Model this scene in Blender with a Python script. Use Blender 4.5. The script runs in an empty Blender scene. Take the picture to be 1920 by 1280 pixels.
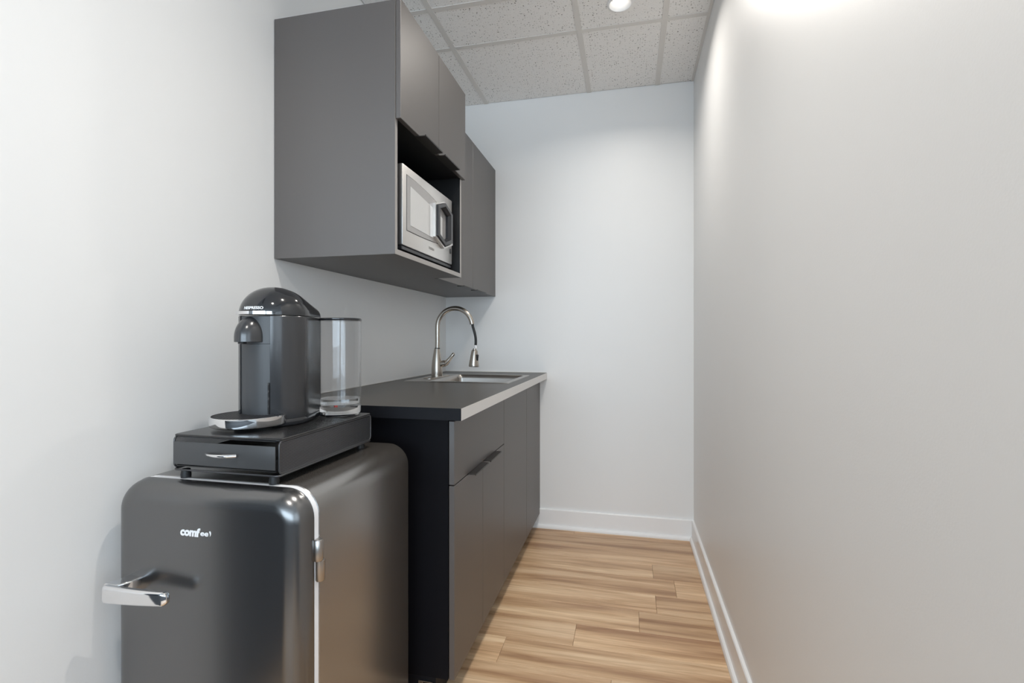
import bpy, bmesh, math, random
from mathutils import Vector, Matrix
random.seed(7)
PI = math.pi
scene = bpy.context.scene
COL = scene.collection

# ---------------------------------------------------------------- camera, world, light, exposure
cam_d = bpy.data.cameras.new('camera')
cam = bpy.data.objects.new('camera', cam_d); COL.objects.link(cam)
cam.location = (1.1056, -2.9301, 1.1167)
cam.rotation_euler = (PI / 2, 0, 0.2294)
cam_d.sensor_width = 36.0
cam_d.lens = 937.05 / 1920 * 36.0
cam_d.shift_y = -5.53 / 1920
cam_d.clip_start = 0.02
scene.camera = cam

world = bpy.data.worlds.new('sky'); scene.world = world
world.use_nodes = True
wb = world.node_tree.nodes['Background']
wb.inputs[0].default_value = (0.75, 0.86, 1.0, 1); wb.inputs[1].default_value = 1.2

def area(name, loc, rot, sx, sy, power, color, shape='RECTANGLE', spread=PI, parent=None):
    d = bpy.data.lights.new(name, 'AREA'); d.shape = shape; d.size = sx
    if shape in ('RECTANGLE', 'ELLIPSE'): d.size_y = sy
    d.energy = power; d.color = color; d.spread = spread
    o = bpy.data.objects.new(name, d); COL.objects.link(o)
    o.location = loc; o.rotation_euler = rot
    if parent: o.parent = parent
    return o
# area lamps added as daylight at invented office windows behind the photographer
area('added_daylight', (1.2, -6.92, 1.5), (PI / 2, 0, 0), 4.1, 1.75, 108, (0.70, 0.86, 1.0))
area('added_daylight', (3.55, -4.75, 1.5), (PI / 2, 0, PI / 2), 3.1, 1.75, 14, (0.80, 0.91, 1.0))  # side lamp added to brighten the left wall

scene.view_settings.view_transform = 'Standard'
scene.view_settings.look = 'None'
scene.view_settings.gamma = 1.0
scene.view_settings.use_curve_mapping = False
scene.view_settings.exposure = 0.30
scene.cycles.max_bounces = 12
scene.cycles.diffuse_bounces = 8
scene.cycles.transparent_max_bounces = 16
scene.cycles.sample_clamp_indirect = 6.0
scene.cycles.caustics_refractive = True

# ---------------------------------------------------------------- materials
def s2l(c): return tuple((v / 12.92 if v <= .04045 else ((v + .055) / 1.055) ** 2.4) for v in c)
def rgb(r, g, b): return (*s2l((r / 255, g / 255, b / 255)), 1)
MATS = {}
def mat(name, col, rough=.5, metal=0., spec=.5, bump=0., bscale=200., var=0., vscale=8., coat=0., trans=0., ior=1.5, aniso=0.):
    m = bpy.data.materials.new(name); m.use_nodes = True
    nt = m.node_tree; b = nt.nodes['Principled BSDF']
    b.inputs['Base Color'].default_value = col
    b.inputs['Roughness'].default_value = rough
    b.inputs['Metallic'].default_value = metal
    b.inputs['Specular IOR Level'].default_value = spec
    b.inputs['IOR'].default_value = ior
    b.inputs['Transmission Weight'].default_value = trans
    if coat:
        b.inputs['Coat Weight'].default_value = coat; b.inputs['Coat Roughness'].default_value = .06
    tc = nt.nodes.new('ShaderNodeTexCoord')
    if bump:
        n = nt.nodes.new('ShaderNodeTexNoise'); n.inputs['Scale'].default_value = bscale; n.inputs['Detail'].default_value = 3
        bp = nt.nodes.new('ShaderNodeBump'); bp.inputs['Strength'].default_value = bump; bp.inputs['Distance'].default_value = .002
        nt.links.new(tc.outputs['Object'], n.inputs['Vector']); nt.links.new(n.outputs['Fac'], bp.inputs['Height'])
        nt.links.new(bp.outputs['Normal'], b.inputs['Normal'])
    if var:
        n2 = nt.nodes.new('ShaderNodeTexNoise'); n2.inputs['Scale'].default_value = vscale; n2.inputs['Detail'].default_value = 4
        mx = nt.nodes.new('ShaderNodeMix'); mx.data_type = 'RGBA'
        mx.inputs[6].default_value = tuple(c * (1 - var) for c in col[:3]) + (1,)
        mx.inputs[7].default_value = tuple(min(1, c * (1 + var)) for c in col[:3]) + (1,)
        nt.links.new(tc.outputs['Object'], n2.inputs['Vector']); nt.links.new(n2.outputs['Fac'], mx.inputs[0])
        nt.links.new(mx.outputs[2], b.inputs['Base Color'])
    MATS[name] = m
    return m

mat('wall_paint', (.84, .838, .832, 1), .42, bump=.06, bscale=260, var=.012, vscale=3)
mat('reflection_dark', (.03, .035, .045, 1), .5)  # unseen office wall made dark so glossy fronts reflect something dark
mat('trim_white', (.90, .90, .90, 1), .28)
mat('cabinet', (.052, .042, .038, 1), .46, spec=.5, ior=2.2, bump=.02, bscale=900)
mat('cabinet_edge', (.33, .31, .295, 1), .30, spec=.6)
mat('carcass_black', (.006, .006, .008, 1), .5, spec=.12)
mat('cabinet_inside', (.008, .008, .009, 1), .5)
mat('dark_pull', (.030, .027, .026, 1), .38, metal=.3)
mat('counter', (.060, .054, .047, 1), .36, spec=.4, bump=.03, bscale=700, var=.08, vscale=30)
mat('counter_edge', (.68, .665, .65, 1), .32, spec=.6)
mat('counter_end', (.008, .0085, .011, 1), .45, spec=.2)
mat('steel', (.44, .415, .39, 1), .30, metal=1.)
mat('nickel', (.46, .42, .375, 1), .27, metal=1.)
mat('chrome', (.86, .86, .87, 1), .06, metal=1.)
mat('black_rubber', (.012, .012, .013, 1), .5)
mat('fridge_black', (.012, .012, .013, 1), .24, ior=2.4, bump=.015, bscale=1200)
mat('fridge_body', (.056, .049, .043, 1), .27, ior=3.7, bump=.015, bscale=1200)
mat('fridge_gasket', (.86, .87, .90, 1), .4)
mat('white_print', (.85, .85, .86, 1), .4)
mat('stand_black', (.014, .014, .015, 1), .27, spec=.6)
mat('stand_front', (.055, .056, .058, 1), .36, spec=.55)
mat('wire_black', (.10, .10, .105, 1), .28, metal=.7)
mat('mesh_wire', (.17, .17, .18, 1), .30, metal=.8)
mat('machine_black', (.035, .036, .039, 1), .20, spec=.75)
mat('machine_panel', (.050, .052, .056, 1), .42, spec=.6)
mat('machine_gloss', (.018, .019, .022, 1), .10, spec=.75)
mat('tray_grid', (.030, .030, .034, 1), .4)
mat('mw_steel', (.86, .84, .815, 1), .38, metal=1.)
mat('mw_glass', (.34, .33, .325, 1), .10, spec=.9)
mat('mw_screen', (.60, .60, .595, 1), .12, spec=.9)
mat('mw_black', (.022, .023, .027, 1), .3)
mat('mw_print', (.32, .31, .30, 1), .5)
mat('grid_white', (.74, .72, .69, 1), .5)
mat('caulk', (.72, .70, .66, 1), .5)
mat('rear_floor', (.045, .046, .05, 1), .9, var=.2, vscale=40)
mat('dark_void', (.02, .02, .02, 1), .9)
mat('clear_base', (.97, .98, .99, 1), .02, trans=1., ior=1.42)
mat('water', (.97, .99, 1, 1), 0., trans=1., ior=1.33)

def emat(name, col, st):
    m = bpy.data.materials.new(name); m.use_nodes = True; nt = m.node_tree
    b = nt.nodes['Principled BSDF']; b.inputs['Base Color'].default_value = (1, 1, 1, 1)
    b.inputs['Emission Color'].default_value = col; b.inputs['Emission Strength'].default_value = st
    MATS[name] = m
emat('lamp_lens', (1, .96, .90, 1), 2.)

def clear_mat(name, tint, gl=.0):
    m = bpy.data.materials.new(name); m.use_nodes = True; nt = m.node_tree
    nt.nodes.remove(nt.nodes['Principled BSDF'])
    out = nt.nodes['Material Output']
    t = nt.nodes.new('ShaderNodeBsdfTransparent'); t.inputs[0].default_value = tint
    g = nt.nodes.new('ShaderNodeBsdfGlossy'); g.inputs['Roughness'].default_value = .03
    lw = nt.nodes.new('ShaderNodeLayerWeight'); lw.inputs[0].default_value = .5
    pw = nt.nodes.new('ShaderNodeMath'); pw.operation = 'POWER'; pw.inputs[1].default_value = 4.0
    nt.links.new(lw.outputs['Facing'], pw.inputs[0])
    fr = nt.nodes.new('ShaderNodeMath'); fr.operation = 'MULTIPLY_ADD'; fr.inputs[1].default_value = .55; fr.inputs[2].default_value = .035
    nt.links.new(pw.outputs[0], fr.inputs[0])
    mx = nt.nodes.new('ShaderNodeMixShader')
    nt.links.new(fr.outputs[0], mx.inputs[0]); nt.links.new(t.outputs[0], mx.inputs[1]); nt.links.new(g.outputs[0], mx.inputs[2])
    nt.links.new(mx.outputs[0], out.inputs[0])
    MATS[name] = m
clear_mat('clear_plastic', (.955, .957, .96, 1))
clear_mat('window_glass', (.95, .97, .97, 1))

def wood_mat():
    m = bpy.data.materials.new('oak_plank'); m.use_nodes = True; nt = m.node_tree; L = nt.links; N = nt.nodes
    b = N['Principled BSDF']; b.inputs['Roughness'].default_value = .36; b.inputs['Specular IOR Level'].default_value = .45
    tc = N.new('ShaderNodeTexCoord'); oi = N.new('ShaderNodeObjectInfo')
    mul = N.new('ShaderNodeMath'); mul.operation = 'MULTIPLY'; mul.inputs[1].default_value = 37.0
    L.new(oi.outputs['Random'], mul.inputs[0])
    cmb = N.new('ShaderNodeCombineXYZ'); L.new(mul.outputs[0], cmb.inputs[0]); L.new(mul.outputs[0], cmb.inputs[1])
    add = N.new('ShaderNodeVectorMath'); add.operation = 'ADD'
    L.new(tc.outputs['Object'], add.inputs[0]); L.new(cmb.outputs[0], add.inputs[1])
    def noise(sx, sy, detail, rough, dist=0.):
        mp = N.new('ShaderNodeMapping'); mp.inputs['Scale'].default_value = (sx, sy, 1)
        n = N.new('ShaderNodeTexNoise'); n.inputs['Scale'].default_value = 1; n.inputs['Detail'].default_value = detail
        n.inputs['Roughness'].default_value = rough; n.inputs['Distortion'].default_value = dist
        L.new(add.outputs[0], mp.inputs[0]); L.new(mp.outputs[0], n.inputs['Vector']); return n
    broad = noise(1.1, 15, 2.5, .5, .5)
    fine = noise(4.5, 150, 4, .6, .25)
    swirl = noise(2.2, 30, 4, .6, 1.6)
    r1 = N.new('ShaderNodeValToRGB'); L.new(broad.outputs['Fac'], r1.inputs[0])
    e = r1.color_ramp.elements
    e[0].position = .30; e[0].color = rgb(172, 135, 104)
    e[1].position = .66; e[1].color = rgb(238, 210, 176)
    e2 = r1.color_ramp.elements.new(.48); e2.color = rgb(215, 181, 145)
    r2 = N.new('ShaderNodeValToRGB'); L.new(fine.outputs['Fac'], r2.inputs[0])
    r2.color_ramp.elements[0].position = .28; r2.color_ramp.elements[0].color = (.80, .76, .72, 1)
    r2.color_ramp.elements[1].position = .62; r2.color_ramp.elements[1].color = (1.02, 1.02, 1.02, 1)
    r3 = N.new('ShaderNodeValToRGB'); L.new(swirl.outputs['Fac'], r3.inputs[0])
    r3.color_ramp.elements[0].position = .30; r3.color_ramp.elements[0].color = (.80, .74, .68, 1)
    r3.color_ramp.elements[1].position = .52; r3.color_ramp.elements[1].color = (1, 1, 1, 1)
    def mulc(a, c):
        x = N.new('ShaderNodeMix'); x.data_type = 'RGBA'; x.blend_type = 'MULTIPLY'; x.inputs[0].default_value = 1
        L.new(a, x.inputs[6]); L.new(c, x.inputs[7]); return x.outputs[2]
    c = mulc(mulc(mulc(r1.outputs[0], r2.outputs[0]), r3.outputs[0]), oi.outputs['Color'])
    L.new(c, b.inputs['Base Color'])
    bp = N.new('ShaderNodeBump'); bp.inputs['Strength'].default_value = .08; bp.inputs['Distance'].default_value = .001
    L.new(fine.outputs['Fac'], bp.inputs['Height']); L.new(bp.outputs['Normal'], b.inputs['Normal'])
    MATS['oak_plank'] = m
wood_mat()

def tile_mat():
    m = bpy.data.materials.new('acoustic_tile'); m.use_nodes = True; nt = m.node_tree; L = nt.links; N = nt.nodes
    b = N['Principled BSDF']; b.inputs['Roughness'].default_value = .85; b.inputs['Specular IOR Level'].default_value = .2
    tc = N.new('ShaderNodeTexCoord'); oi = N.new('ShaderNodeObjectInfo')
    add = N.new('ShaderNodeVectorMath'); add.operation = 'ADD'
    mul = N.new('ShaderNodeMath'); mul.operation = 'MULTIPLY'; mul.inputs[1].default_value = 11.
    L.new(oi.outputs['Random'], mul.inputs[0]); L.new(tc.outputs['Object'], add.inputs[0]); L.new(mul.outputs[0], add.inputs[1])
    def pits(scale, sx, sy, thr0, thr1, dens):
        mp = N.new('ShaderNodeMapping'); mp.inputs['Scale'].default_value = (sx, sy, 1)
        nz = N.new('ShaderNodeTexNoise'); nz.inputs['Scale'].default_value = 40
        L.new(add.outputs[0], nz.inputs['Vector'])
        ad = N.new('ShaderNodeVectorMath'); ad.operation = 'MULTIPLY_ADD'; ad.inputs[1].default_value = (.02, .02, .0)
        L.new(nz.outputs['Color'], ad.inputs[0]); L.new(add.outputs[0], ad.inputs[2])
        L.new(ad.outputs[0], mp.inputs[0])
        v = N.new('ShaderNodeTexVoronoi'); v.inputs['Scale'].default_value = scale; v.voronoi_dimensions = '2D'
        L.new(mp.outputs[0], v.inputs['Vector'])
        # per-cell radius so that only some cells carry a pit
        sep = N.new('ShaderNodeSeparateColor'); L.new(v.outputs['Color'], sep.inputs[0])
        mr = N.new('ShaderNodeMapRange'); mr.inputs[1].default_value = dens; mr.inputs[2].default_value = 1.; mr.inputs[3].default_value = 0; mr.inputs[4].default_value = thr1
        L.new(sep.outputs[0], mr.inputs[0])
        lt = N.new('ShaderNodeMath'); lt.operation = 'LESS_THAN'; L.new(v.outputs['Distance'], lt.inputs[0]); L.new(mr.outputs[0], lt.inputs[1])
        return lt.outputs[0]
    a = pits(85, 1, 1.5, 0, .26, .62)
    c = pits(150, 1.5, 1, 0, .26, .35)
    mx = N.new('ShaderNodeMath'); mx.operation = 'MAXIMUM'; L.new(a, mx.inputs[0])
    half = N.new('ShaderNodeMath'); half.operation = 'MULTIPLY'; half.inputs[1].default_value = .32
    L.new(c, half.inputs[0]); L.new(half.outputs[0], mx.inputs[1])
    col = N.new('ShaderNodeMix'); col.data_type = 'RGBA'
    col.inputs[6].default_value = (.93, .92, .905, 1); col.inputs[7].default_value = (.20, .185, .17, 1)
    L.new(mx.outputs[0], col.inputs[0]); L.new(col.outputs[2], b.inputs['Base Color'])
    n = N.new('ShaderNodeTexNoise'); n.inputs['Scale'].default_value = 180; L.new(add.outputs[0], n.inputs['Vector'])
    sb = N.new('ShaderNodeMath'); sb.operation = 'SUBTRACT'; L.new(n.outputs['Fac'], sb.inputs[0]); L.new(mx.outputs[0], sb.inputs[1])
    bp = N.new('ShaderNodeBump'); bp.inputs['Strength'].default_value = .35; bp.inputs['Distance'].default_value = .002
    L.new(sb.outputs[0], bp.inputs['Height']); L.new(bp.outputs['Normal'], b.inputs['Normal'])
    MATS['acoustic_tile'] = m
tile_mat()

# ---------------------------------------------------------------- mesh helpers (all in world coordinates)
def wloc(o):
    v = Vector((0, 0, 0))
    while o is not None: v += o.location; o = o.parent
    return v
def thing(name, label, cat, loc, group=None):
    o = bpy.data.objects.new(name, None); COL.objects.link(o); o.location = loc
    o.empty_display_size = .05
    o['label'] = label; o['category'] = cat
    if group: o['group'] = group
    return o
def obj(name, bm, mats, parent=None, smooth=None, label=None):
    if parent is not None: bmesh.ops.translate(bm, verts=bm.verts[:], vec=-wloc(parent))
    bmesh.ops.recalc_face_normals(bm, faces=bm.faces[:])
    me = bpy.data.meshes.new(name); bm.to_mesh(me); bm.free()
    for m in (mats if isinstance(mats, (list, tuple)) else [mats]): me.materials.append(MATS[m])
    if smooth is not None:
        me.polygons.foreach_set('use_smooth', [True] * len(me.polygons))
        me.set_sharp_from_angle(angle=math.radians(smooth))
    o = bpy.data.objects.new(name, me); COL.objects.link(o)
    if parent is not None: o.parent = parent
    if label: o['label'] = label
    return o
def struct(o, label=None, cat=None):
    o['kind'] = 'structure'
    if label: o['label'] = label
    if cat: o['category'] = cat
    return o
def tag(o, label, cat, group=None):
    o['label'] = label; o['category'] = cat
    if group: o['group'] = group
    return o
def B(): return bmesh.new()
def box(bm, x0, x1, y0, y1, z0, z1, bev=0., seg=2, mi=0):
    r = bmesh.ops.create_cube(bm, size=1.0)
    vs = r['verts']
    bmesh.ops.transform(bm, matrix=Matrix.Translation(((x0 + x1) / 2, (y0 + y1) / 2, (z0 + z1) / 2)) @ Matrix.Diagonal((abs(x1 - x0), abs(y1 - y0), abs(z1 - z0), 1)), verts=vs)
    fs = {f for v in vs for f in v.link_faces}
    for f in fs: f.material_index = mi
    if bev:
        es = list({e for v in vs for e in v.link_edges})
        bmesh.ops.bevel(bm, geom=es, offset=bev, segments=seg, profile=.5, affect='EDGES', clamp_overlap=True)
    return bm
def loft(bm, rings, closed=True, cap0=True, cap1=True, mi=0):
    vr = [[bm.verts.new(p) for p in r] for r in rings]
    n = len(vr[0])
    for a, b in zip(vr, vr[1:]):
        for i in range(n if closed else n - 1):
            j = (i + 1) % n
            f = bm.faces.new((a[i], a[j], b[j], b[i])); f.material_index = mi
    if cap0: bm.faces.new(vr[0][::-1]).material_index = mi
    if cap1: bm.faces.new(vr[-1]).material_index = mi
    return vr
def rrect(u0, u1, v0, v1, r, n=8):
    r = max(1e-5, min(r, (u1 - u0) / 2 - 1e-5, (v1 - v0) / 2 - 1e-5)); P = []
    for cu, cv, a0 in ((u1 - r, v1 - r, 0), (u0 + r, v1 - r, PI / 2), (u0 + r, v0 + r, PI), (u1 - r, v0 + r, 1.5 * PI)):
        for k in range(n + 1):
            a = a0 + PI / 2 * k / n; P.append((cu + r * math.cos(a), cv + r * math.sin(a)))
    return P
def prism(bm, pts, axis, a, b, mi=0):
    mk = {'x': lambda u, v, w: (w, u, v), 'y': lambda u, v, w: (u, w, v), 'z': lambda u, v, w: (u, v, w)}[axis]
    return loft(bm, [[mk(u, v, a) for u, v in pts], [mk(u, v, b) for u, v in pts]], mi=mi)
def lathe(bm, prof, cx, cy, n=40, mi=0, cap0=True, cap1=True):
    return loft(bm, [[(cx + r * math.cos(2 * PI * k / n), cy + r * math.sin(2 * PI * k / n), z) for k in range(n)] for r, z in prof], mi=mi, cap0=cap0, cap1=cap1)
def tube(bm, path, rad, n=10, closed=False, mi=0):
    P = [Vector(p) for p in path]; rings = []
    m = len(P); nrm = None
    for i, p in enumerate(P):
        if closed: t = (P[(i + 1) % m] - P[i - 1]).normalized()
        else: t = (P[min(i + 1, m - 1)] - P[max(i - 1, 0)]).normalized()
        if nrm is None:
            nrm = t.cross(Vector((0, 0, 1)))
            if nrm.length < .1: nrm = t.cross(Vector((0, 1, 0)))
            nrm.normalize()
        nrm = (nrm - t * nrm.dot(t)).normalized(); bi = t.cross(nrm)
        r = rad[i] if isinstance(rad, (list, tuple)) else rad
        rings.append([p + nrm * r * math.cos(2 * PI * k / n) + bi * r * math.sin(2 * PI * k / n) for k in range(n)])
    if closed: rings.append(rings[0])
    loft(bm, rings, cap0=not closed, cap1=not closed, mi=mi)
    if closed: bmesh.ops.remove_doubles(bm, verts=bm.verts[:], dist=1e-6)
def chamfer_piece(bm, x0, x1, y0, y1, z0, z1, c, up=True):
    a, b = (z0, z1) if up else (z1, z0)
    s = c if up else -c
    R = lambda i, z: [(x0 + i, y0 + i, z), (x1 - i, y0 + i, z), (x1 - i, y1 - i, z), (x0 + i, y1 - i, z)]
    loft(bm, [R(0, a), R(0, b - s), R(c, b)])
def frame_slab(bm, o, i, z0, z1, mi=0):
    def L(r, z): x0, x1, y0, y1 = r; return [bm.verts.new(p) for p in ((x0, y0, z), (x1, y0, z), (x1, y1, z), (x0, y1, z))]
    ot, ob, it, ib = L(o, z1), L(o, z0), L(i, z1), L(i, z0)
    for k in range(4):
        j = (k + 1) % 4
        for q in ((ot[k], ot[j], it[j], it[k]), (ob[k], ib[k], ib[j], ob[j]), (ot[k], ob[k], ob[j], ot[j]), (it[k], it[j], ib[j], ib[k])):
            bm.faces.new(q).material_index = mi
def text_mesh(s, size, extrude=.0005, offset=0.):
    c = bpy.data.curves.new('lettering', 'FONT'); c.body = s; c.size = size; c.extrude = extrude; c.offset = offset
    c.align_x = 'CENTER'; c.resolution_u = 3
    o = bpy.data.objects.new('lettering', c); COL.objects.link(o)
    dg = bpy.context.evaluated_depsgraph_get(); dg.update()
    me = bpy.data.meshes.new_from_object(o.evaluated_get(dg))
    bpy.data.objects.remove(o); bpy.data.curves.remove(c)
    bm = bmesh.new(); bm.from_mesh(me); bpy.data.meshes.remove(me)
    return bm

# ---------------------------------------------------------------- room shell
W, H = 1.457, 2.5437
YC = -3.45                       # the kitchenette alcove opens into an office here
YL = -2.42                       # its left wall ends sooner
YQ = -2.66                       # right wall also cut short, to let the added side daylight in
RX0, RX1, RY = -2.3, 3.6, -7.0   # office behind the photographer
bm = B(); box(bm, -.12, 0, YL, .12, 0, H + .12); struct(obj('wall_left', bm, 'wall_paint'), 'white painted wall on the left behind the cabinets', 'wall')
bm = B(); box(bm, 0, W, 0, .12, 0, H + .12); struct(obj('wall_back', bm, 'wall_paint'), 'white painted end wall of the narrow kitchenette', 'wall')
bm = B(); box(bm, W, W + .12, YQ, .12, 0, H + .12); struct(obj('wall_right', bm, 'wall_paint'), 'bare white painted wall on the right', 'wall')
bm = B(); box(bm, RX0, -.12, YL - .0, YL + .12, 0, H + .12); struct(obj('wall_office_left', bm, 'wall_paint'), 'office wall left of the alcove opening', 'wall')
bm = B(); box(bm, W + .12, RX1, YQ, YQ + .12, 0, H + .12); struct(obj('wall_office_right', bm, 'wall_paint'), 'office wall right of the alcove opening', 'wall')
bm = B(); box(bm, RX0 - .12, RX0, RY, YL + .12, 0, H + .12); struct(obj('wall_side_left', bm, 'reflection_dark'), 'left side wall of the office, unseen and made dark for reflections', 'wall')
SY0_, SY1_ = -6.35, -3.15
bm = B(); box(bm, RX1, RX1 + .12, RY, SY0_, 0, H + .12); box(bm, RX1, RX1 + .12, SY1_, YQ + .12, 0, H + .12); box(bm, RX1, RX1 + .12, SY0_, SY1_, 0, .6); box(bm, RX1, RX1 + .12, SY0_, SY1_, 2.4, H + .12)
struct(obj('wall_side_right', bm, 'wall_paint'), 'right side wall of the office with a wide added window', 'wall')
bm = B()
for y in (SY0_, (SY0_ + SY1_) / 2, SY1_): box(bm, RX1 + .03, RX1 + .09, y - .03, y + .03, .6, 2.4)
for z in (.6, 2.4): box(bm, RX1 + .03, RX1 + .09, SY0_, SY1_, z - .03, z + .03)
wf = struct(obj('added_window_2', bm, 'trim_white'), 'white framed window added unseen in the right side wall of the office', 'window')  # unseen window, added to send side daylight onto the left wall
for k in range(2):
    bm = B(); box(bm, RX1 + .058, RX1 + .064, SY0_ + 1.6 * k + .03, SY0_ + 1.6 * k + 1.57, .63, 2.37); obj('pane', bm, 'window_glass', wf)
WX0, WX1, WZ0, WZ1 = -.9, 3.3, .6, 2.4
bm = B()
box(bm, RX0 - .12, WX0, RY - .12, RY, 0, H + .12); box(bm, WX1, RX1 + .12, RY - .12, RY, 0, H + .12)
box(bm, WX0, WX1, RY - .12, RY, 0, WZ0); box(bm, WX0, WX1, RY - .12, RY, WZ1, H + .12)
struct(obj('wall_rear', bm, 'wall_paint'), 'office wall with the wide added window', 'wall')
bm = B()
for x in (WX0, WX0 + 1.4, WX0 + 2.8, WX1): box(bm, x - .03, x + .03, RY - .09, RY - .03, WZ0, WZ1)
for z in (WZ0, WZ1): box(bm, WX0, WX1, RY - .09, RY - .03, z - .03, z + .03)
wf = struct(obj('added_window_1', bm, 'trim_white'), 'wide white framed office window, unseen and added for daylight', 'window')  # unseen window, added as the source of the rear daylight
for k in range(3):
    bm = B(); box(bm, WX0 + 1.4 * k + .03, WX0 + 1.4 * k + 1.37, RY - .064, RY - .058, WZ0 + .03, WZ1 - .03); obj('pane', bm, 'window_glass', wf)

# floor: subfloor plus individual planks laid across the alcove
bm = B(); box(bm, RX0 - .12, RX1 + .12, RY - .12, .12, -.12, -.004)
floor = struct(obj('floor', bm, 'rear_floor'), 'light oak plank floor', 'floor')
rows = [(-.066, 0.0), (-.215, -.066), (-.364, -.215), (-.513, -.364), (-.671, -.513), (-.819, -.671), (-.967, -.819), (-1.111, -.967), (-1.262, -1.111)]
joints = [.80, .40, .35, 1.218, 1.308, 1.218, 1.146, .907, .660]
tones = [((.82, .78, .74), (.9, .86, .82)), ((.86, .82, .78), (.84, .80, .76)), ((1.04, 1.03, 1.0), (1.0, .98, .96)), ((1.06, 1.06, 1.05), (.86, .82, .78)), ((.92, .88, .84), (1.05, 1.04, 1.02)),
         ((1.05, 1.04, 1.02), (1.03, 1.03, 1.02)), ((1.08, 1.08, 1.06), (.90, .87, .83)), ((.97, .95, .93), (1.10, 1.09, 1.06)), ((1.12, 1.12, 1.10), (.96, .94, .91))]
y = -1.262
jr = [1.05, .45, .75, 1.25, .30, .95, .6, 1.15, .5, .85, .35, 1.1, .7, .4, .9]
k = 0
while y > YC:
    rows.append((max(y - .149, YC), y)); joints.append(jr[k % len(jr)])
    t1 = .92 + .14 * random.random(); t2 = .92 + .14 * random.random()
    tones.append(((t1, t1 * .985, t1 * .965), (t2, t2 * .985, t2 * .965))); y -= .149; k += 1
for (y0, y1), jx, tn in zip(rows, joints, tones):
    for (x0, x1), t in (((0.0, jx), tn[0]), ((jx, W), tn[1])):
        bm = B(); chamfer_piece(bm, x0 + .0004, x1 - .0004, y0 + .0004, y1 - .0004, -.004, 0, .0009)
        p = obj('plank', bm, 'oak_plank', floor); p.color = (*t, 1)

# ceiling: dark plenum board, lay-in tiles and T-bars
bm = B(); box(bm, RX0 - .12, RX1 + .12, RY - .12, .12, H + .03, H + .12)
ceil = struct(obj('ceiling', bm, 'dark_void'), 'suspended ceiling of white speckled acoustic tiles', 'ceiling')
XR = [0, .263, .8824, 1.263, W]
YR = [0, -.594, -.89, -1.50, -2.11, -2.72, YC + .0]
LX, LY, LR = 1.07, -.747, .046
def holed_tile(bm, x0, x1, y0, y1, cx, cy, r):
    angs = sorted(set([2 * PI * k / 32 for k in range(32)] + [math.atan2(yy - cy, xx - cx) % (2 * PI) for xx in (x0, x1) for yy in (y0, y1)]))
    inn, out = [], []
    for a in angs:
        c, s = math.cos(a), math.sin(a)
        t = min(((x1 if c > 0 else x0) - cx) / c if abs(c) > 1e-9 else 9e9, ((y1 if s > 0 else y0) - cy) / s if abs(s) > 1e-9 else 9e9)
        inn.append((cx + r * c, cy + r * s)); out.append((cx + t * c, cy + t * s))
    zb, zt = H + .003, H + .019
    V = [[bm.verts.new((p[0], p[1], z)) for p in lst] for lst, z in ((inn, zb), (out, zb), (out, zt), (inn, zt))]
    n = len(angs)
    for A, C in ((0, 1), (1, 2), (2, 3), (3, 0)):
        for i in range(n): bm.faces.new((V[A][i], V[A][(i + 1) % n], V[C][(i + 1) % n], V[C][i]))
for i in range(4):
    for j in range(len(YR) - 1):
        x0, x1, y1, y0 = XR[i] + .004, XR[i + 1] - .004, YR[j] - .004, YR[j + 1] + .004
        if i == 3: x1 = W - .001
        bm = B()
        if x0 < LX < x1 and y0 < LY < y1: holed_tile(bm, x0, x1, y0, y1, LX, LY, LR)
        else: chamfer_piece(bm, x0, x1, y0, y1, H + .003, H + .019, .0015, up=False)
        obj('ceiling_tile', bm, 'acoustic_tile', ceil)
TW = .0125
for x in XR[1:4]:
    bm = B(); box(bm, x - TW, x + TW, YC, -.003, H, H + .0025); box(bm, x - .001, x + .001, YC, -.003, H + .0025, H + .028); obj('grid_runner', bm, 'grid_white', ceil)
for y in YR[1:]:
    for i in range(4):
        x0 = XR[i] + (TW if i else .002); x1 = XR[i + 1] - (TW if i < 3 else .001)
        bm = B(); box(bm, x0, x1, y - TW, y + TW, H + .0006, H + .0028); box(bm, x0, x1, y - .001, y + .001, H + .0028, H + .026); obj('grid_cross_tee', bm, 'grid_white', ceil)
bm = B(); box(bm, W - .014, W - .0005, YC, -.001, H - .0002, H + .002); obj('wall_angle', bm, 'grid_white', ceil)
bm = B(); box(bm, RX0, RX1, RY, YC, H + .004, H + .02); box(bm, RX0, -.12, YC, YL, H + .004, H + .02); box(bm, W + .12, RX1, YC, YQ, H + .004, H + .02); obj('office_ceiling_panel', bm, 'acoustic_tile', ceil)

# baseboards with shoe moulding
def bb_profile(t=.012, h=.111): return [(0, 0), (t, 0), (t, h - .004), (t - .003, h), (0, h)]
bm = B(); prism(bm, [(-u, v) for u, v in bb_profile()], 'x', .53, W)
o = struct(obj('baseboard_back', bm, 'trim_white'), 'white baseboard along the end wall', 'baseboard')
def shoe(t=.013, h=.020): return [(0, 0), (t, 0), (t, h * .45), (t * .72, h * .85), (t * .3, h), (0, h)]
bm = B(); prism(bm, [(-.012 - u, v) for u, v in shoe()], 'x', .53, W - .012); obj('shoe_molding', bm, 'trim_white', o)
bm = B(); prism(bm, [(W - u, v) for u, v in bb_profile()], 'y', YQ, -.012)
o = struct(obj('baseboard_right', bm, 'trim_white'), 'white baseboard along the right wall', 'baseboard')
bm = B(); prism(bm, [(W - .012 - u, v) for u, v in shoe()], 'y', YQ, -.012); obj('shoe_molding', bm, 'trim_white', o)
bm = B(); prism(bm, bb_profile(), 'y', YL, -1.51)
struct(obj('baseboard_left', bm, 'trim_white'), 'white baseboard along the left wall', 'baseboard')

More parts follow.
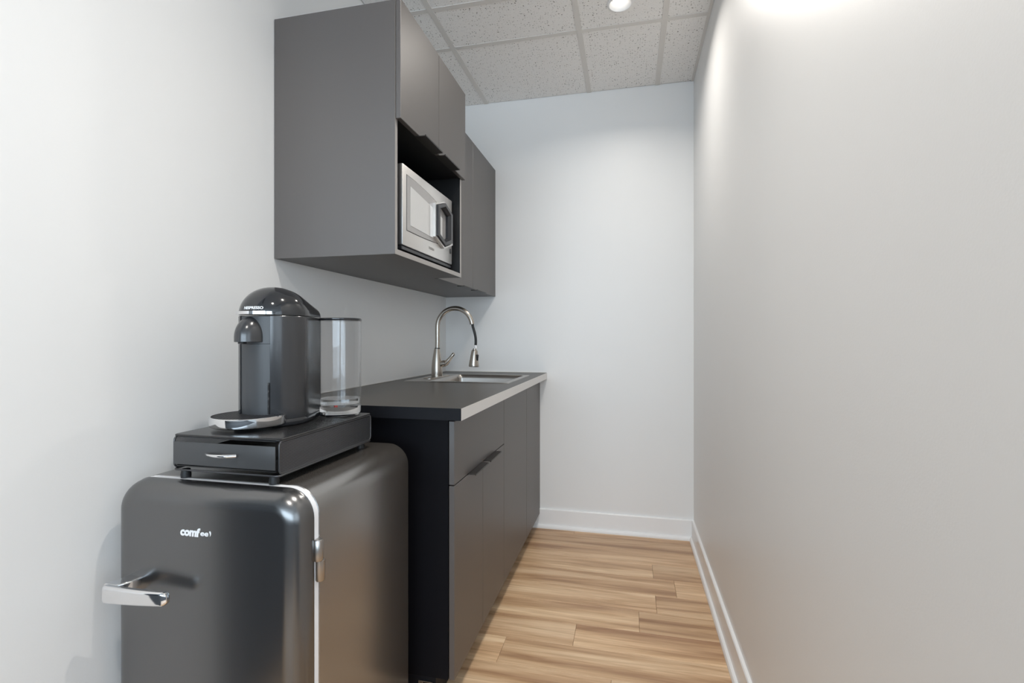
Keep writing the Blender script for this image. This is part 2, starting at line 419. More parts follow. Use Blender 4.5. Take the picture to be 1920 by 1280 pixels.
# recessed lights
def downlight(x, y, label, power):
    t = thing('recessed_light', label, 'ceiling light', (x, y, H), 'small recessed ceiling lights')
    bm = B(); lathe(bm, [(.056, H + .0028), (.056, H + .0012), (.053, H - .0015), (.046, H - .002), (.043, H + .002), (.034, H + .022), (.034, H + .0235), (.045, H + .0235), (.047, H + .0028)], x, y, 40, cap0=False, cap1=False)
    obj('trim_ring', bm, 'trim_white', t, 40)
    bm = B(); lathe(bm, [(.031, H + .018), (.031, H + .0215), (.028, H + .0228)], x, y, 32); obj('lens', bm, 'lamp_lens', t, 40)
    area('lamp', (0, 0, -.0026), (0, 0, 0), .058, .058, power, (1., .95, .88), 'DISK', math.radians(148), t)
downlight(LX, LY, 'small round recessed light in the ceiling tile above the floor', 4.6)
downlight(.97, -2.02, 'small round recessed light over the middle of the alcove', 6.5)
downlight(.85, -3.05, 'small round recessed light added unseen over the open end of the alcove', 8)  # unseen downlight, added to brighten the lower surfaces near the camera

# ---------------------------------------------------------------- upper cabinets
def pull(parent, name, x0, x1, y0, y1, z, lip, up):
    """edge pull: thin plate with a turned rim"""
    bm = B(); box(bm, x0, x1, y0, y1, z - .0015, z + .0015, .0006, 1)
    zz = (z, z + lip) if up else (z - lip, z)
    box(bm, x1 - .003, x1, y0, y1, zz[0], zz[1], .0006, 1)
    return obj(name, bm, 'dark_pull', parent, 40)
def panel(parent, name, x0, x1, y0, y1, z0, z1, m='cabinet'):
    bm = B(); box(bm, x0, x1, y0, y1, z0, z1, .0012, 1); return obj(name, bm, m, parent)

UB, UT, UF, UN, UE = 1.372, 2.137, .421, -1.546, -.9365
t = thing('wall_cabinet', 'dark grey wall cabinet with open niche holding the microwave', 'cabinet', (0.002, UN, UB))
bm = B()
T = .016
for a in ((0.002, UF, UN, UN + T, UB, UT), (0.002, UF, UE - T, UE, UB, UT), (0.002, UF, UN + T, UE - T, UB, UB + T), (0.002, UF, UN + T, UE - T, UT - T, UT), (0.002, UF - .002, UN + T, UE - T, 1.784, 1.784 + T)):
    box(bm, *a)
bm.faces.ensure_lookup_table()
for f in bm.faces:
    c = f.calc_center_median(); f.normal_update()
    if abs(c.x - UF) < 1e-4: f.material_index = 1
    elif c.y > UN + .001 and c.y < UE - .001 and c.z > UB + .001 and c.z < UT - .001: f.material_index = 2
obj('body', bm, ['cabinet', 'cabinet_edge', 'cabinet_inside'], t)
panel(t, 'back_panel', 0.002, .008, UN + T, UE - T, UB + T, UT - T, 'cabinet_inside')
for y0, y1, p0, p1 in ((UN + .0005, -1.2369, -1.410, -1.252), (-1.2345, UE, -1.231, -1.070)):
    d = panel(t, 'door', UF + .002, .4395, y0, y1, 1.779, 2.139)
    pull(d, 'edge_pull', UF + .003, .4625, p0, p1, 1.7772, .004, True)

t = thing('wall_cabinet', 'dark grey two-door wall cabinet above the sink by the end wall', 'cabinet', (0.002, UE, UB))
bm = B(); box(bm, 0.002, .299, UE + .0005, -.001, UB, 2.136); obj('body', bm, 'cabinet', t)
for y0, y1, p0, p1 in ((UE + .001, -.4517, -.645, -.475), (-.4493, -.002, -.43, -.26)):
    d = panel(t, 'door', .3005, .3185, y0, y1, UB - .001, 2.1365)
    pull(d, 'edge_pull', .3005, .337, p0, p1, UB - .0027, .003, True)

# ---------------------------------------------------------------- microwave in the niche
MX, MY0, MY1, MZ0, MZ1 = .398, -1.446, -.984, 1.419, 1.682
t = thing('microwave', 'stainless steel microwave with mirrored window and black hexagonal handle', 'microwave', (.2, -1.2, 1.388))
bm = B(); box(bm, .06, MX - .022, MY0 + .004, MY1 - .004, 1.402, MZ1 - .004, .003, 2); obj('body', bm, 'mw_black', t)
for fx in (.09, .34):
    for fy in (-1.40, -1.03):
        bm = B(); lathe(bm, [(.012, 1.388), (.013, 1.394), (.011, 1.4025)], fx, fy, 16); obj('foot', bm, 'black_rubber', t, 40)
bm = B(); box(bm, MX - .021, MX, MY0, MY1, MZ0, MZ1, .004, 2); door = obj('door', bm, 'mw_steel', t, 35)
# mirrored panel with a bowed top and bottom, narrowing towards the handle
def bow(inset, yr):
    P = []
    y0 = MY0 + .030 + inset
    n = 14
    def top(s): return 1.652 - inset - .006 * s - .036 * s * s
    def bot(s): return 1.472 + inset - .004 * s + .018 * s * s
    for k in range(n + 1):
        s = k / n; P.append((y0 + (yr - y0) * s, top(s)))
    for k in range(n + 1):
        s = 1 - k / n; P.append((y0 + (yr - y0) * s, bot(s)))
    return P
bm = B(); prism(bm, bow(-.0022, -1.032), 'x', MX + .0001, MX + .0004); obj('panel_recess_shade', bm, 'black_rubber', door)  # dark rim behind the panel, standing in for the shade of a recess
bm = B(); prism(bm, bow(0, -1.032), 'x', MX + .0004, MX + .0016); g = obj('mirror_panel', bm, 'mw_glass', door)
bm = B(); prism(bm, [(-1.392, 1.622), (-1.20, 1.601), (-1.10, 1.584), (-1.10, 1.498), (-1.20, 1.489), (-1.392, 1.492)], 'x', MX + .0017, MX + .0025); obj('window', bm, 'mw_screen', g)
# hexagonal handle ring standing proud of the door
def hexa(cy, cz, wy, hz, tip): return [(cy - wy, cz - hz), (cy, cz - hz - tip), (cy + wy, cz - hz), (cy + wy, cz + hz), (cy, cz + hz + tip), (cy - wy, cz + hz)]
def hexring(name, cy, cz, o, i, xs, m, parent):
    bm = B(); oo, ii = hexa(cy, cz, *o), hexa(cy, cz, *i); x0, x1 = xs
    mid = [((a[0] + 2 * b[0]) / 3, (a[1] + 2 * b[1]) / 3) for a, b in zip(oo, ii)]
    R = [(oo, x0), (oo, x1), (mid, x1 + .001), (ii, x1 - .010), (ii, x0)]
    loft(bm, [[(x, p[0], p[1]) for p in pts] for pts, x in R + [R[0]]], cap0=False, cap1=False)
    bmesh.ops.remove_doubles(bm, verts=bm.verts[:], dist=1e-6)
    return obj(name, bm, m, parent)
hexring('hexagonal_handle', -1.112, 1.556, (.077, .057, .025), (.050, .044, .019), (MX + .002, MX + .021), 'mw_black', door)
hexring('handle_surround', -1.104, 1.556, (.092, .062, .029), (.0785, .0575, .0255), (MX + .001, MX + .013), 'mw_steel', door)
bm = B(); box(bm, MX + .001, MX + .003, -1.012, -1.000, 1.462, 1.480); obj('door_release', bm, 'mw_black', door)
bm = B(); box(bm, MX - .02, MX - .004, MY0 + .002, MY1 - .002, 1.404, 1.4175, .002, 1); obj('base_strip', bm, 'mw_black', t)
bm = B(); tube(bm, [(MX + .004, MY0 + .0, 1.3935), (MX + .004, MY1 - .10, 1.3935)], .0018, 8); obj('front_rail', bm, 'chrome', t, 60)
bm = text_mesh('TOSHIBA', .0125, .0002, .0003)
bmesh.ops.transform(bm, matrix=Matrix.Translation((MX + .0006, -1.205, 1.443)) @ Matrix(((0, 0, 1, 0), (1, 0, 0, 0), (0, 1, 0, 0), (0, 0, 0, 1))), verts=bm.verts[:])
obj('lettering', bm, 'mw_print', door)

# ---------------------------------------------------------------- base cabinets, counter, sink
BF, DZ0 = .592, .081
B1, B2 = -1.497, -.8795
t = thing('base_cabinet', 'dark grey base cabinet with one drawer over two doors beside the refrigerator', 'cabinet', (0.002, B1, 0))
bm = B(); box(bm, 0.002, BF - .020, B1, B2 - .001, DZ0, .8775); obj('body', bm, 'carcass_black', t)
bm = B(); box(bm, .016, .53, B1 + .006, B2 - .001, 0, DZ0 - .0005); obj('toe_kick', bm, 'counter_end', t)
bm = B(); box(bm, .474, .488, B1 + .001, B1 + .006, .020, .064, .001, 1); box(bm, .488, .520, B1 + .001, B1 + .006, .0605, .064, .0005, 1); obj('clip_bracket', bm, 'steel', t, label='small bright metal clip')
d = panel(t, 'drawer', BF - .018, BF, B1 + .0005, B2 - .0012, .6725, .866)
pull(d, 'edge_pull', BF - .018, BF + .012, -1.21, -1.04, .8675, .003, False)
for y0, y1, p0, p1 in ((B1 + .0005, -1.1966, -1.362, -1.203), (-1.1942, B2 - .0012, -1.178, -1.019)):
    d = panel(t, 'door', BF - .018, BF, y0, y1, DZ0, .6695)
    pull(d, 'edge_pull', BF - .016, BF + .026, p0, p1, .6712, .004, False)
t = thing('base_cabinet', 'dark grey two-door base cabinet under the sink', 'cabinet', (0.002, B2, 0))
bm = B()
for a in ((0.002, BF - .02, B2, B2 + .018, DZ0, .8775), (0.002, BF - .02, -.02, -.002, DZ0, .8775), (0.002, BF - .02, B2 + .018, -.02, DZ0, DZ0 + .018), (0.002, .010, B2 + .018, -.02, DZ0 + .018, .8775)): box(bm, *a)
obj('body', bm, 'cabinet', t)
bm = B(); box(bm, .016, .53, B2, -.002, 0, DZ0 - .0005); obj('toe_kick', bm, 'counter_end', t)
for y0, y1, p0, p1 in ((B2 + .0012, -.4002, -.565, -.408), (-.3978, -.002, -.39, -.235)):
    d = panel(t, 'door', BF - .018, BF, y0, y1, DZ0, .866)
    pull(d, 'edge_pull', BF - .018, BF + .012, p0, p1, .8675, .003, False)

CN, CF, CZ0, CZ1 = -1.5566, .634, .8785, .914
SX0, SX1, SY0, SY1 = .066, .577, -.745, -.234          # sink rim
BX0, BX1, BY0, BY1 = .176, .547, -.715, -.264          # bowl opening
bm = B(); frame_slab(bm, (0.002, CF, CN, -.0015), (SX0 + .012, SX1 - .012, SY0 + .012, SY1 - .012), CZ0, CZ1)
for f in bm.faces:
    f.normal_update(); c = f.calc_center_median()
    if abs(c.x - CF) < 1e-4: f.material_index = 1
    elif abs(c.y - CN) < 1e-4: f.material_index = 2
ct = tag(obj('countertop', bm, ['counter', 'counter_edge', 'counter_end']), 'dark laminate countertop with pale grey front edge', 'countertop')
bm = B(); box(bm, 0.0, .005, CN, -.001, CZ1, CZ1 + .003, .001, 1); box(bm, .005, CF - .004, -.005, -.0, CZ1, CZ1 + .003, .001, 1); obj('caulk_bead', bm, 'caulk', ct)

t = thing('kitchen_sink', 'square stainless steel drop-in sink set in the countertop', 'sink', ((SX0 + SX1) / 2, (SY0 + SY1) / 2, CZ1))
bm = B()
R = lambda i, z, r: [(u, v, z) for u, v in rrect(SX0 + i, SX1 - i, SY0 + i, SY1 - i, r, 4)]
Rb = lambda i, z, r: [(u, v, z) for u, v in rrect(BX0 + i, BX1 - i, BY0 + i, BY1 - i, r, 4)]
loft(bm, [R(0, CZ1 + .0002, .012), R(.002, CZ1 + .0022, .012), R(.012, CZ1 + .0026, .010), Rb(-.004, CZ1 + .0022, .026), Rb(0, CZ1, .022), Rb(.004, CZ1 - .02, .022), Rb(.012, CZ1 - .165, .025), Rb(.03, CZ1 - .18, .03)], cap0=False)
obj('basin', bm, 'steel', t, 50)
dx, dy = (BX0 + BX1) / 2, (BY0 + BY1) / 2
bm = B(); lathe(bm, [(.055, CZ1 - .179), (.052, CZ1 - .176), (.04, CZ1 - .178), (.0, CZ1 - .178)][:3], dx, dy, 24); obj('drain', bm, 'chrome', t, 40)

# faucet
FX, FY = .135, -.488
t = thing('faucet', 'brushed nickel pull-down gooseneck faucet with hose partly out', 'faucet', (FX, FY, CZ1 + .0026))
zb = CZ1 + .0026
bm = B()
pl = lambda i, z: [(u, v, z) for u, v in rrect(FX - .031 + i, FX + .031 - i, FY - .128 + i, FY + .128 - i, .030, 8)]
loft(bm, [pl(0, zb), pl(0, zb + .003), pl(.003, zb + .006)]); obj('base_plate', bm, 'nickel', t, 40)
bm = B(); lathe(bm, [(.0285, zb + .006), (.029, zb + .02), (.0285, zb + .045), (.025, zb + .085), (.0175, zb + .13), (.0142, zb + .148)], FX, FY, 36); obj('body', bm, 'nickel', t, 50)
bm = B()
R_ = .0945; CXp = FX + .003 + R_; czp = 1.178
path = [(FX + .002, FY, zb + .146), (FX + .003, FY, 1.10), (FX + .003, FY, 1.15)]
for k in range(25):
    a = PI - (PI * .96) * k / 24
    path.append((CXp + R_ * math.cos(a) + .0, FY, czp + R_ * math.sin(a)))
tube(bm, path, .0122, 20); obj('gooseneck', bm, 'nickel', t, 60)
bm = B(); lathe(bm, [(.0135, zb + .1465), (.0138, zb + .150), (.0130, zb + .1515)], FX + .002, FY, 28); obj('collar', bm, 'black_rubber', t, 50)
e = path[-1]
bm = B(); hp = [(e[0] - .001, FY, e[2] + .02)]
for k in range(9):
    s = k / 8; hp.append((e[0] + .0035 + .016 * math.sin(s * PI * .62), FY, e[2] - .012 - (e[2] - .012 - 1.083) * s))
tube(bm, hp, .0068, 12); obj('hose', bm, 'black_rubber', t, 60)
hx = hp[-1][0]
bm = B(); lathe(bm, [(.006, 1.066), (.0065, 1.084), (.006, 1.091)], hx, FY, 16); obj('hose_ferrule', bm, 'white_print', t, 60)
bm = B(); lathe(bm, [(.0255, .973), (.0262, .977), (.0255, .985), (.0200, 1.025), (.0165, 1.050), (.0150, 1.056), (.0095, 1.059), (.0085, 1.066)], 0, 0, 32)
bmesh.ops.transform(bm, matrix=Matrix.Translation((hx - .005, FY, 1.066)) @ Matrix.Rotation(math.radians(3), 4, 'Y') @ Matrix.Translation((0, 0, -1.066)), verts=bm.verts[:])
n = obj('spray_head', bm, 'nickel', t, 40)
bm = B(); box(bm, -.007, .007, -.0255, -.016, .998, 1.038, .003, 2)
bmesh.ops.transform(bm, matrix=Matrix.Translation((hx - .005, FY, 1.018)) @ Matrix.Rotation(math.radians(62), 4, 'Z') @ Matrix.Rotation(math.radians(8), 4, 'X') @ Matrix.Translation((0, .004, -1.018)), verts=bm.verts[:])
obj('spray_button', bm, 'black_rubber', n, 40)
bm = B(); tube(bm, [(FX + .018, FY, zb + .066), (FX + .036, FY, zb + .071), (FX + .046, FY, zb + .073)], [.0165, .0165, .0155], 20); lv = obj('lever_hub', bm, 'nickel', t, 50)
bm = B(); tube(bm, [(FX + .038, FY, zb + .062), (FX + .050, FY, zb + .072), (FX + .064, FY, zb + .088), (FX + .080, FY, zb + .108), (FX + .091, FY, zb + .121), (FX + .094, FY, zb + .125)], [.010, .0135, .0105, .0085, .0085, .004], 14); obj('lever', bm, 'nickel', lv, 60)

# ---------------------------------------------------------------- mini refrigerator
RXL, RXR, RZ0, RZ1, RG, RB_, RD, RC = .035, .4925, .035, .815, -2.030, -1.602, -2.090, .058
t = thing('mini_refrigerator', 'black retro mini refrigerator with chrome handle against the left wall', 'refrigerator', ((RXL + RXR) / 2, -1.83, 0))
bm = B()
ring = lambda i, y, r=RC: [(u, y, v) for u, v in rrect(RXL + i, RXR - i, RZ0 + i, RZ1 - i, r - i, 10)]
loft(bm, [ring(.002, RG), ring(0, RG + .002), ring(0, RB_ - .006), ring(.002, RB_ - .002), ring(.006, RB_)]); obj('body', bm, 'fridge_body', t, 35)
bm = B(); loft(bm, [ring(.0008, RG - .0005), ring(.0008, RG - .0135)]); obj('gasket', bm, 'fridge_gasket', t, 35, 'white strip around the door')
bm = B(); rr = [ring(.001, RG - .014), ring(0, RG - .016)]
fd, fi = RG - .018 - RD, .040
for k in range(13):
    a = PI / 2 * k / 12; rr.append(ring(fi * (1 - math.cos(a)), RG - .018 - fd * math.sin(a), .062))
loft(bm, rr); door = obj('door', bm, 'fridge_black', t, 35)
for fx in (.09, .44):
    for fy in (-1.98, -1.66):
        bm = B(); lathe(bm, [(.018, 0), (.018, .008), (.012, .012), (.012, .036)], fx, fy, 16); obj('foot', bm, 'black_rubber', t, 40)
# handle: post out of the door, bar running right with a free end
hz = .603
bm = B()
def sect(x, y, hy, hzv, dz=0., n=6): return [(x, y + u, hz + dz + v) for u, v in rrect(-hy, hy, -hzv, hzv, min(hy, hzv) * .75, n)]
bar = []
N_ = 36
for k in range(N_ + 1):
    s = k / N_
    x = .066 + (.220 - .066) * s
    yy = RD - .046 + .012 * s * s + .010 * max(0, 1 - s * 8) ** 2
    hv = .0178 - .004 * s; hyv = .0075
    e0, e1 = min(1, s / .10), min(1, (1 - s) / .06)
    f = max(.22, math.sqrt(max(0, 1 - (1 - e0) ** 2))) * max(.55, math.sqrt(max(0, 1 - (1 - e1) ** 2)))
    hv *= f; hyv *= max(.5, f)
    bar.append(sect(x, yy, hyv, hv))
loft(bm, bar); hb = obj('handle', bm, 'chrome', door, 50, 'chrome door handle')
bm = B()
P = lambda y, w, x: [(x + u, y, hz + v) for u, v in rrect(-w, w, -.0125, .0172, .004, 4)]
loft(bm, [P(RD + .001, .018, .098), P(RD - .012, .018, .097), P(RD - .030, .0175, .090), P(RD - .040, .016, .084)]); obj('handle_post', bm, 'chrome', hb, 40)
# hinge barrel on the right edge
bm = B(); lathe(bm, [(.0085, .670), (.0095, .672), (.0095, .711), (.0080, .713)], RXR + .004, RG - .008, 20); h1 = obj('hinge', bm, 'steel', t, 40)
bm = B(); lathe(bm, [(.0080, .628), (.0095, .631), (.0095, .6693), (.0085, .6698)], RXR + .005, RG - .004, 20); obj('hinge_knuckle', bm, 'steel', h1, 40)
# brand lettering on the door
def put_front(bm, x, y, z):
    bmesh.ops.transform(bm, matrix=Matrix.Translation((x, y, z)) @ Matrix(((1, 0, 0, 0), (0, 0, -1, 0), (0, 1, 0, 0), (0, 0, 0, 1))), verts=bm.verts[:])
bm = text_mesh('comf', .0225, .0004, .0011)
bmesh.ops.transform(bm, matrix=Matrix.Shear('XY', 4, (0.12, 0)) if False else Matrix(((1, .12, 0, 0), (0, 1, 0, 0), (0, 0, 1, 0), (0, 0, 0, 1))), verts=bm.verts[:])
put_front(bm, .2365, RD - .0004, .7165)
lg = obj('logo', bm, 'white_print', door)
bm = text_mesh('ee', .0185, .0004, .0005)
bmesh.ops.transform(bm, matrix=Matrix(((1.12, .1, 0, 0), (0, .80, 0, 0), (0, 0, 1, 0), (0, 0, 0, 1))), verts=bm.verts[:])
put_front(bm, .2725, RD - .0004, .7190); obj('logo', bm, 'white_print', lg)
bm = B(); lp = [(.283, .7245), (.2875, .7285), (.2895, .7235), (.2885, .7195), (.2865, .7178), (.2872, .7215), (.2862, .7242), (.2845, .7262)]
lp = [(.2843, .7285), (.2862, .7297), (.2882, .7282), (.2890, .7250), (.2883, .7215), (.2865, .7190), (.2868, .7225), (.2858, .7255)]
prism(bm, lp, 'y', RD - .0008, RD); obj('logo', bm, 'white_print', lg)

# ---------------------------------------------------------------- pod drawer stand on the refrigerator
DX0, DX1, DY0, DY1, DZT = .144, .410, -2.043, -1.667, .910
zf = RZ1
t = thing('pod_drawer', 'flat black coffee pod drawer with mesh sides on top of the refrigerator', 'drawer unit', ((DX0 + DX1) / 2, (DY0 + DY1) / 2, zf))
bm = B()
tp = lambda i, z: [(u, v, z) for u, v in rrect(DX0 + i, DX1 - i, DY0 + i, DY1 - i, .010, 5)]
loft(bm, [tp(.0012, .9055), tp(0, .9065), tp(0, .9088), tp(.0012, DZT)]); obj('top_plate', bm, 'stand_black', t, 40)
for xx in (DX0 + .002, DX1 - .002):
    bm = B(); tube(bm, [(xx, u, v) for u, v in rrect(DY0 + .002, DY1 - .002, .8375, .9050, .010, 5)], .0020, 8, closed=True); obj('side_frame', bm, 'wire_black', t, 60)
    bm = B(); yy = DY0 + .006
    while yy < DY1 - .005:
        box(bm, xx - .0004, xx + .0004, yy - .0006, yy + .0006, .8395, .903); yy += .0031
    z = .841
    while z < .902:
        box(bm, xx - .0005, xx + .0005, DY0 + .004, DY1 - .004, z - .0006, z + .0006); z += .0031
    o = obj('side_mesh', bm, 'mesh_wire', t); o['kind'] = 'stuff'
bm = B(); tube(bm, [(u, v, .8345) for u, v in rrect(DX0 + .002, DX1 - .001, DY0 - .001, DY1 - .001, .010, 5)], .0021, 8, closed=True); obj('base_frame', bm, 'wire_black', t, 60)
bm = B(); tube(bm, [(DX0 + .010, DY0 + .004, .9043), (DX1 - .010, DY0 + .004, .9043)], .0013, 8); obj('front_rail', bm, 'wire_black', t, 60)
for k in range(4):
    yy = DY0 + .012 + k * (DY1 - DY0 - .024) / 3
    bm = B(); tube(bm, [(DX0 + .004, yy, .9036), (DX1 - .004, yy, .9036)], .0016, 8); obj('top_rail', bm, 'wire_black', t, 60)
for fx in (DX0 + .022, DX1 - .022):
    for fy in (DY0 + .012, DY1 - .02):
        bm = B(); lathe(bm, [(.010, zf + .0002), (.0105, zf + .006), (.0085, zf + .0185)], fx, fy, 16); obj('foot', bm, 'black_rubber', t, 40)
bm = B(); box(bm, DX0 + .0065, DX1 - .0075, DY0 - .004, DY0 - .001, .8465, .8955, .001, 2); dr = obj('drawer', bm, 'stand_front', t, 40)
bm = B()
box(bm, DX0 + .009, DX1 - .009, DY0 + .001, DY1 - .008, .8415, .8435)
for xx in (DX0 + .009, DX1 - .010): box(bm, xx, xx + .001, DY0 + .001, DY1 - .008, .8435, .868)
box(bm, DX0 + .010, DX1 - .010, DY1 - .009, DY1 - .008, .8435, .868); obj('drawer_tray', bm, 'stand_black', dr)
bm = B(); hh = []
for k in range(13):
    s = k / 12; hh.append((.2395 + .0745 * s, DY0 - .004 - .017 * math.sin(PI * (s * .92 + .04)) ** .6, .8735))
tube(bm, hh, [.0028 + .0012 * (k / 12) for k in range(13)], 10); obj('drawer_handle', bm, 'chrome', dr, 60)

# ---------------------------------------------------------------- coffee machine
MCX, MCY, MR = .256, -1.860, .0815
zs, z0m = 1.1725, DZT
t = thing('coffee_machine', 'glossy dark grey pod coffee machine with domed lid and clear water tank', 'coffee maker', (MCX, MCY, z0m))
YB, RBK = -1.766, .052
def plan(scale=0., n=40):
    """bullet outline: wide round front, narrower rounded back (counter-clockwise), inset by scale"""
    P = []
    al = math.asin((MR - RBK) / (YB - MCY))
    r1, r2 = MR - scale, RBK - scale
    for k in range(n + 1):       # front arc from left tangent through -Y to right tangent
        a = PI - al + (PI + 2 * al) * k / n
        P.append((MCX + r1 * math.cos(a), MCY + r1 * math.sin(a)))
    m = n // 2
    for k in range(m + 1):
        a = al + (PI - 2 * al) * k / m
        P.append((MCX + r2 * math.cos(a), YB + r2 * math.sin(a)))
    return P
bm = B(); loft(bm, [[(x, y, z) for x, y in plan(i)] for i, z in ((.002, z0m + .0015), (.0, z0m + .004), (.0, z0m + .014), (.0015, z0m + .0165))]); obj('base', bm, 'machine_gloss', t, 40)
# main shell: notched at the front where the panel sits back
def shell_plan(i=0.):
    P = plan(i); out = []
    xa = .0405
    front = [p for p in P if not (p[1] < MCY and abs(p[0] - MCX) < xa)]
    # start of list is the left tangent; insert the notch between the two front edges
    left = [p for p in P[:41] if p[0] < MCX - xa or p[1] > MCY]
    res, done = [], False
    for p in P:
        if p[1] < MCY and abs(p[0] - MCX) < xa:
            if not done:
                yf = MCY - math.sqrt((MR - i) ** 2 - xa ** 2)
                res += [(MCX - xa, yf), (MCX - xa, yf + .016), (MCX + xa, yf + .016), (MCX + xa, yf)]; done = True
        else: res.append(p)
    return res
bm = B(); loft(bm, [[(x, y, z) for x, y in shell_plan(i)] for i, z in ((.0012, z0m + .017), (.0006, z0m + .019), (.0006, zs - .0035), (.0016, zs - .002))])
obj('shell', bm, 'machine_black', t, 30)
# front panel: convex, drawn back towards the tray
bm = B()
def fp(z, off, half=.0392, n=14):
    R = []
    for k in range(n + 1):
        x = -half + 2 * half * k / n
        R.append((MCX + x, MCY - math.sqrt((MR - off) ** 2 - x * x), z))
    R.append((MCX + half, MCY - .05, z)); R.append((MCX - half, MCY - .05, z)); return R
loft(bm, [fp(z0m + .028, .004), fp(z0m + .05, .0025), fp(1.104, .0022)]); obj('front_panel', bm, 'machine_panel', t, 40)
bm = B(); loft(bm, [fp(1.1048, .0022), fp(zs - .004, .0022)]); obj('upper_panel', bm, 'machine_panel', t, 40)
bm = B(); box(bm, MCX + .0345, MCX + .0392, MCY - MR + .0105, MCY - MR + .016, z0m + .031, 1.014); sv = obj('vent_slot', bm, 'black_rubber', t)
for k in range(4):
    zz = z0m + .046 + k * .0175
    bm = B(); box(bm, MCX + .0355, MCX + .0390, MCY - MR + .0095, MCY - MR + .0105, zz, zz + .006, .0005, 1); obj('vent_rib', bm, 'machine_black', sv)
# spout hood
SPX, SPY = MCX - .0075, MCY - MR + .012
bm = B()
def hood(k, z, zz=None):
    return [(SPX + (.0330) * k * math.cos(PI + PI * j / 20), SPY + .044 * k * math.sin(PI + PI * j / 20) , z) for j in range(21)] + [(SPX + (.0330) * k, SPY + .012, z), (SPX - (.0330) * k, SPY + .012, z)]
rings = [hood(.97, 1.1085), hood(1.0, 1.1095), hood(1.0, 1.120)]
for j in range(1, 11):
    a = PI / 2 * j / 10; rings.append(hood(max(.02, math.cos(a)) if j < 10 else .06, 1.120 + .049 * math.sin(a)))
loft(bm, rings); sp = obj('spout_hood', bm, 'machine_black', t, 40)
bm = B(); box(bm, SPX - .009, SPX + .004, SPY - .036, SPY - .022, 1.1045, 1.1088, .0012, 2); obj('nozzle', bm, 'machine_gloss', sp, 40)
# lid: dome with a ridge falling towards the back
bm = B(); P = plan(.0002, 48)
ya, yb_ = MCY - .006, YB + .016
def spine(p):
    y = min(max(p[1], ya), yb_)
    if p[1] <= ya + 1e-6: y = ya
    return MCX, y
def Hh(y):
    s = (y - ya) / (yb_ - ya); return .070 - .010 * s - .026 * s * s
rings = []
for j in range(0, 17):
    a = PI / 2 * j / 16; rg = []
    for p in P:
        sx, sy = spine(p)
        c = math.cos(a) ** .92 if j < 16 else 0
        x, y = sx + (p[0] - sx) * c, sy + (p[1] - sy) * c
        rg.append((x, y, zs + Hh(sy) * math.sin(a)))
    rings.append(rg)
loft(bm, rings, cap1=False); bmesh.ops.remove_doubles(bm, verts=bm.verts[:], dist=2e-5)
lid = obj('lid', bm, 'machine_gloss', t, 50)
# chrome lever round the front of the lid
bm = B(); inn, out_ = [], []
N_ = 24
for k in range(N_ + 1):
    a = PI + math.radians(28) + (PI - math.radians(28 + 57)) * k / N_
    ex = .0035 + .0085 * math.sin(PI * min(1, (1 - k / N_) * 1.15)) ** 1.0
    out_.append((MCX + (MR + ex) * math.cos(a), MCY + (MR + ex) * math.sin(a))); inn.append((MCX + (MR - .004) * math.cos(a), MCY + (MR - .004) * math.sin(a)))
poly = out_ + inn[::-1]
prism(bm, poly, 'z', zs + .0005, zs + .0075); obj('lid_lever', bm, 'chrome', lid, 40)
# brand lettering wrapped on the dome
bm = text_mesh('NESPRESSO', .0098, .0002, .00035)
for v in bm.verts:
    a = -PI / 2 + math.radians(2) + v.co.x / .078
    z = .0125 + v.co.y * .9
    r = MR * math.sqrt(max(0, 1 - (z / .070) ** 2)) ** .92 + .0006 + v.co.z
    v.co = (MCX + r * math.cos(a), MCY - .006 * (z / .07) + r * math.sin(a), zs + z)
obj('lettering', bm, 'white_print', lid)
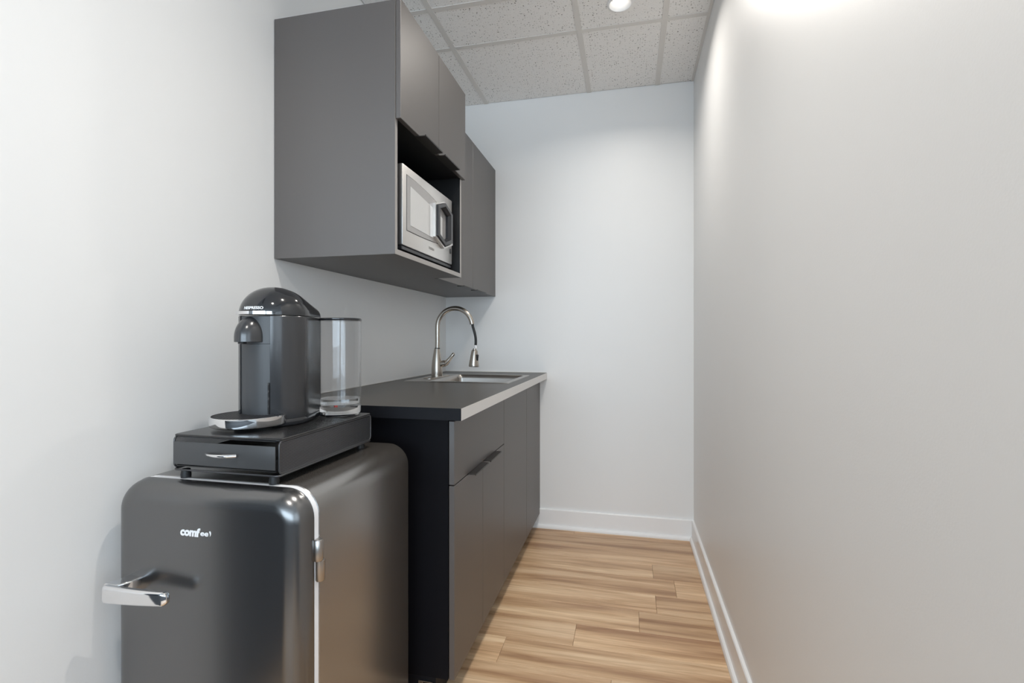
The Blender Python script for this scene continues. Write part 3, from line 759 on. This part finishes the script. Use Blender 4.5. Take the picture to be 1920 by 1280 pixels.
# drip tray
TX, TY, TR = .2445, -1.934, .0825
bm = B(); lathe(bm, [(TR - .012, .9165), (TR - .004, .917), (TR - .001, .919), (TR, .923), (TR, .9385), (TR - .0015, .9400), (TR - .004, .9400), (TR - .004, .9365)], TX, TY, 56); tr = obj('drip_tray', bm, 'chrome', t, 40)
bm = B(); lathe(bm, [(TR - .0045, .9366), (TR - .0045, .9378)], TX, TY, 48)
for k in range(-14, 15):
    x = k * .0052; hlf = math.sqrt(max(0, (TR - .006) ** 2 - x * x))
    if hlf > .005: box(bm, TX + x - .0012, TX + x + .0012, TY - hlf, TY + hlf, .9378, .9396)
bmesh.ops.rotate(bm, cent=(TX, TY, 0), matrix=Matrix.Rotation(math.radians(58), 3, 'Z'), verts=bm.verts[:])
obj('tray_grid', bm, 'tray_grid', tr)
bm = B(); box(bm, TX - .02, TX + .02, TY - .03, MCY - .05, DZT + .001, .9158, .003, 2); obj('tray_support', bm, 'machine_gloss', tr)
# water tank
KX, KY, KR = .341, -1.712, .0550
bm = B(); loft(bm, [[(KX + r * math.cos(2 * PI * k / 56), KY + r * math.sin(2 * PI * k / 56), z) for k in range(56)] for r, z in ((KR - .001, .936), (KR, .94), (KR, 1.164), (KR - .0024, 1.164), (KR - .0024, .941), (.0001, .941))], cap0=False, cap1=False)
tk = obj('water_tank', bm, 'clear_plastic', t, 40, 'clear cylindrical water tank')
bm = B(); lathe(bm, [(KR - .0065, .9165), (KR - .002, .9165), (KR - .001, .919), (KR - .001, .936)], KX, KY, 48); obj('tank_base', bm, 'clear_base', tk, 40)
bm = B(); lathe(bm, [(KR - .0028, .942), (KR - .0028, .9555)], KX, KY, 48); obj('water', bm, 'water', tk, 40)
bm = B(); lathe(bm, [(KR + .0006, 1.1642), (KR + .0012, 1.1655), (KR + .0012, 1.1695), (KR - .001, 1.1712)], KX, KY, 56); obj('tank_lid', bm, 'machine_gloss', tk, 40)
bm = B(); lathe(bm, [(.005, .9362), (.0045, .940), (.002, .9415)], KX + .006, KY - .030, 12)
m_red = mat('valve_red', (.45, .03, .02, 1), .4); obj('valve_seal', bm, 'valve_red', tk, 40)
bm = B(); loft(bm, [[(x, y, z) for x, y in [(KX + (KR - .004) * math.cos(2 * PI * k / 40), KY + (KR - .004) * math.sin(2 * PI * k / 40)) for k in range(40)]] for z in (DZT + .0012, DZT + .0062)]); obj('tank_platform', bm, 'clear_base', tk, 40)
bm = B(); box(bm, MCX + .020, KX - .022, YB + .010, YB + .040, z0m + .0015, z0m + .012, .002, 2); obj('tank_arm', bm, 'machine_gloss', t)
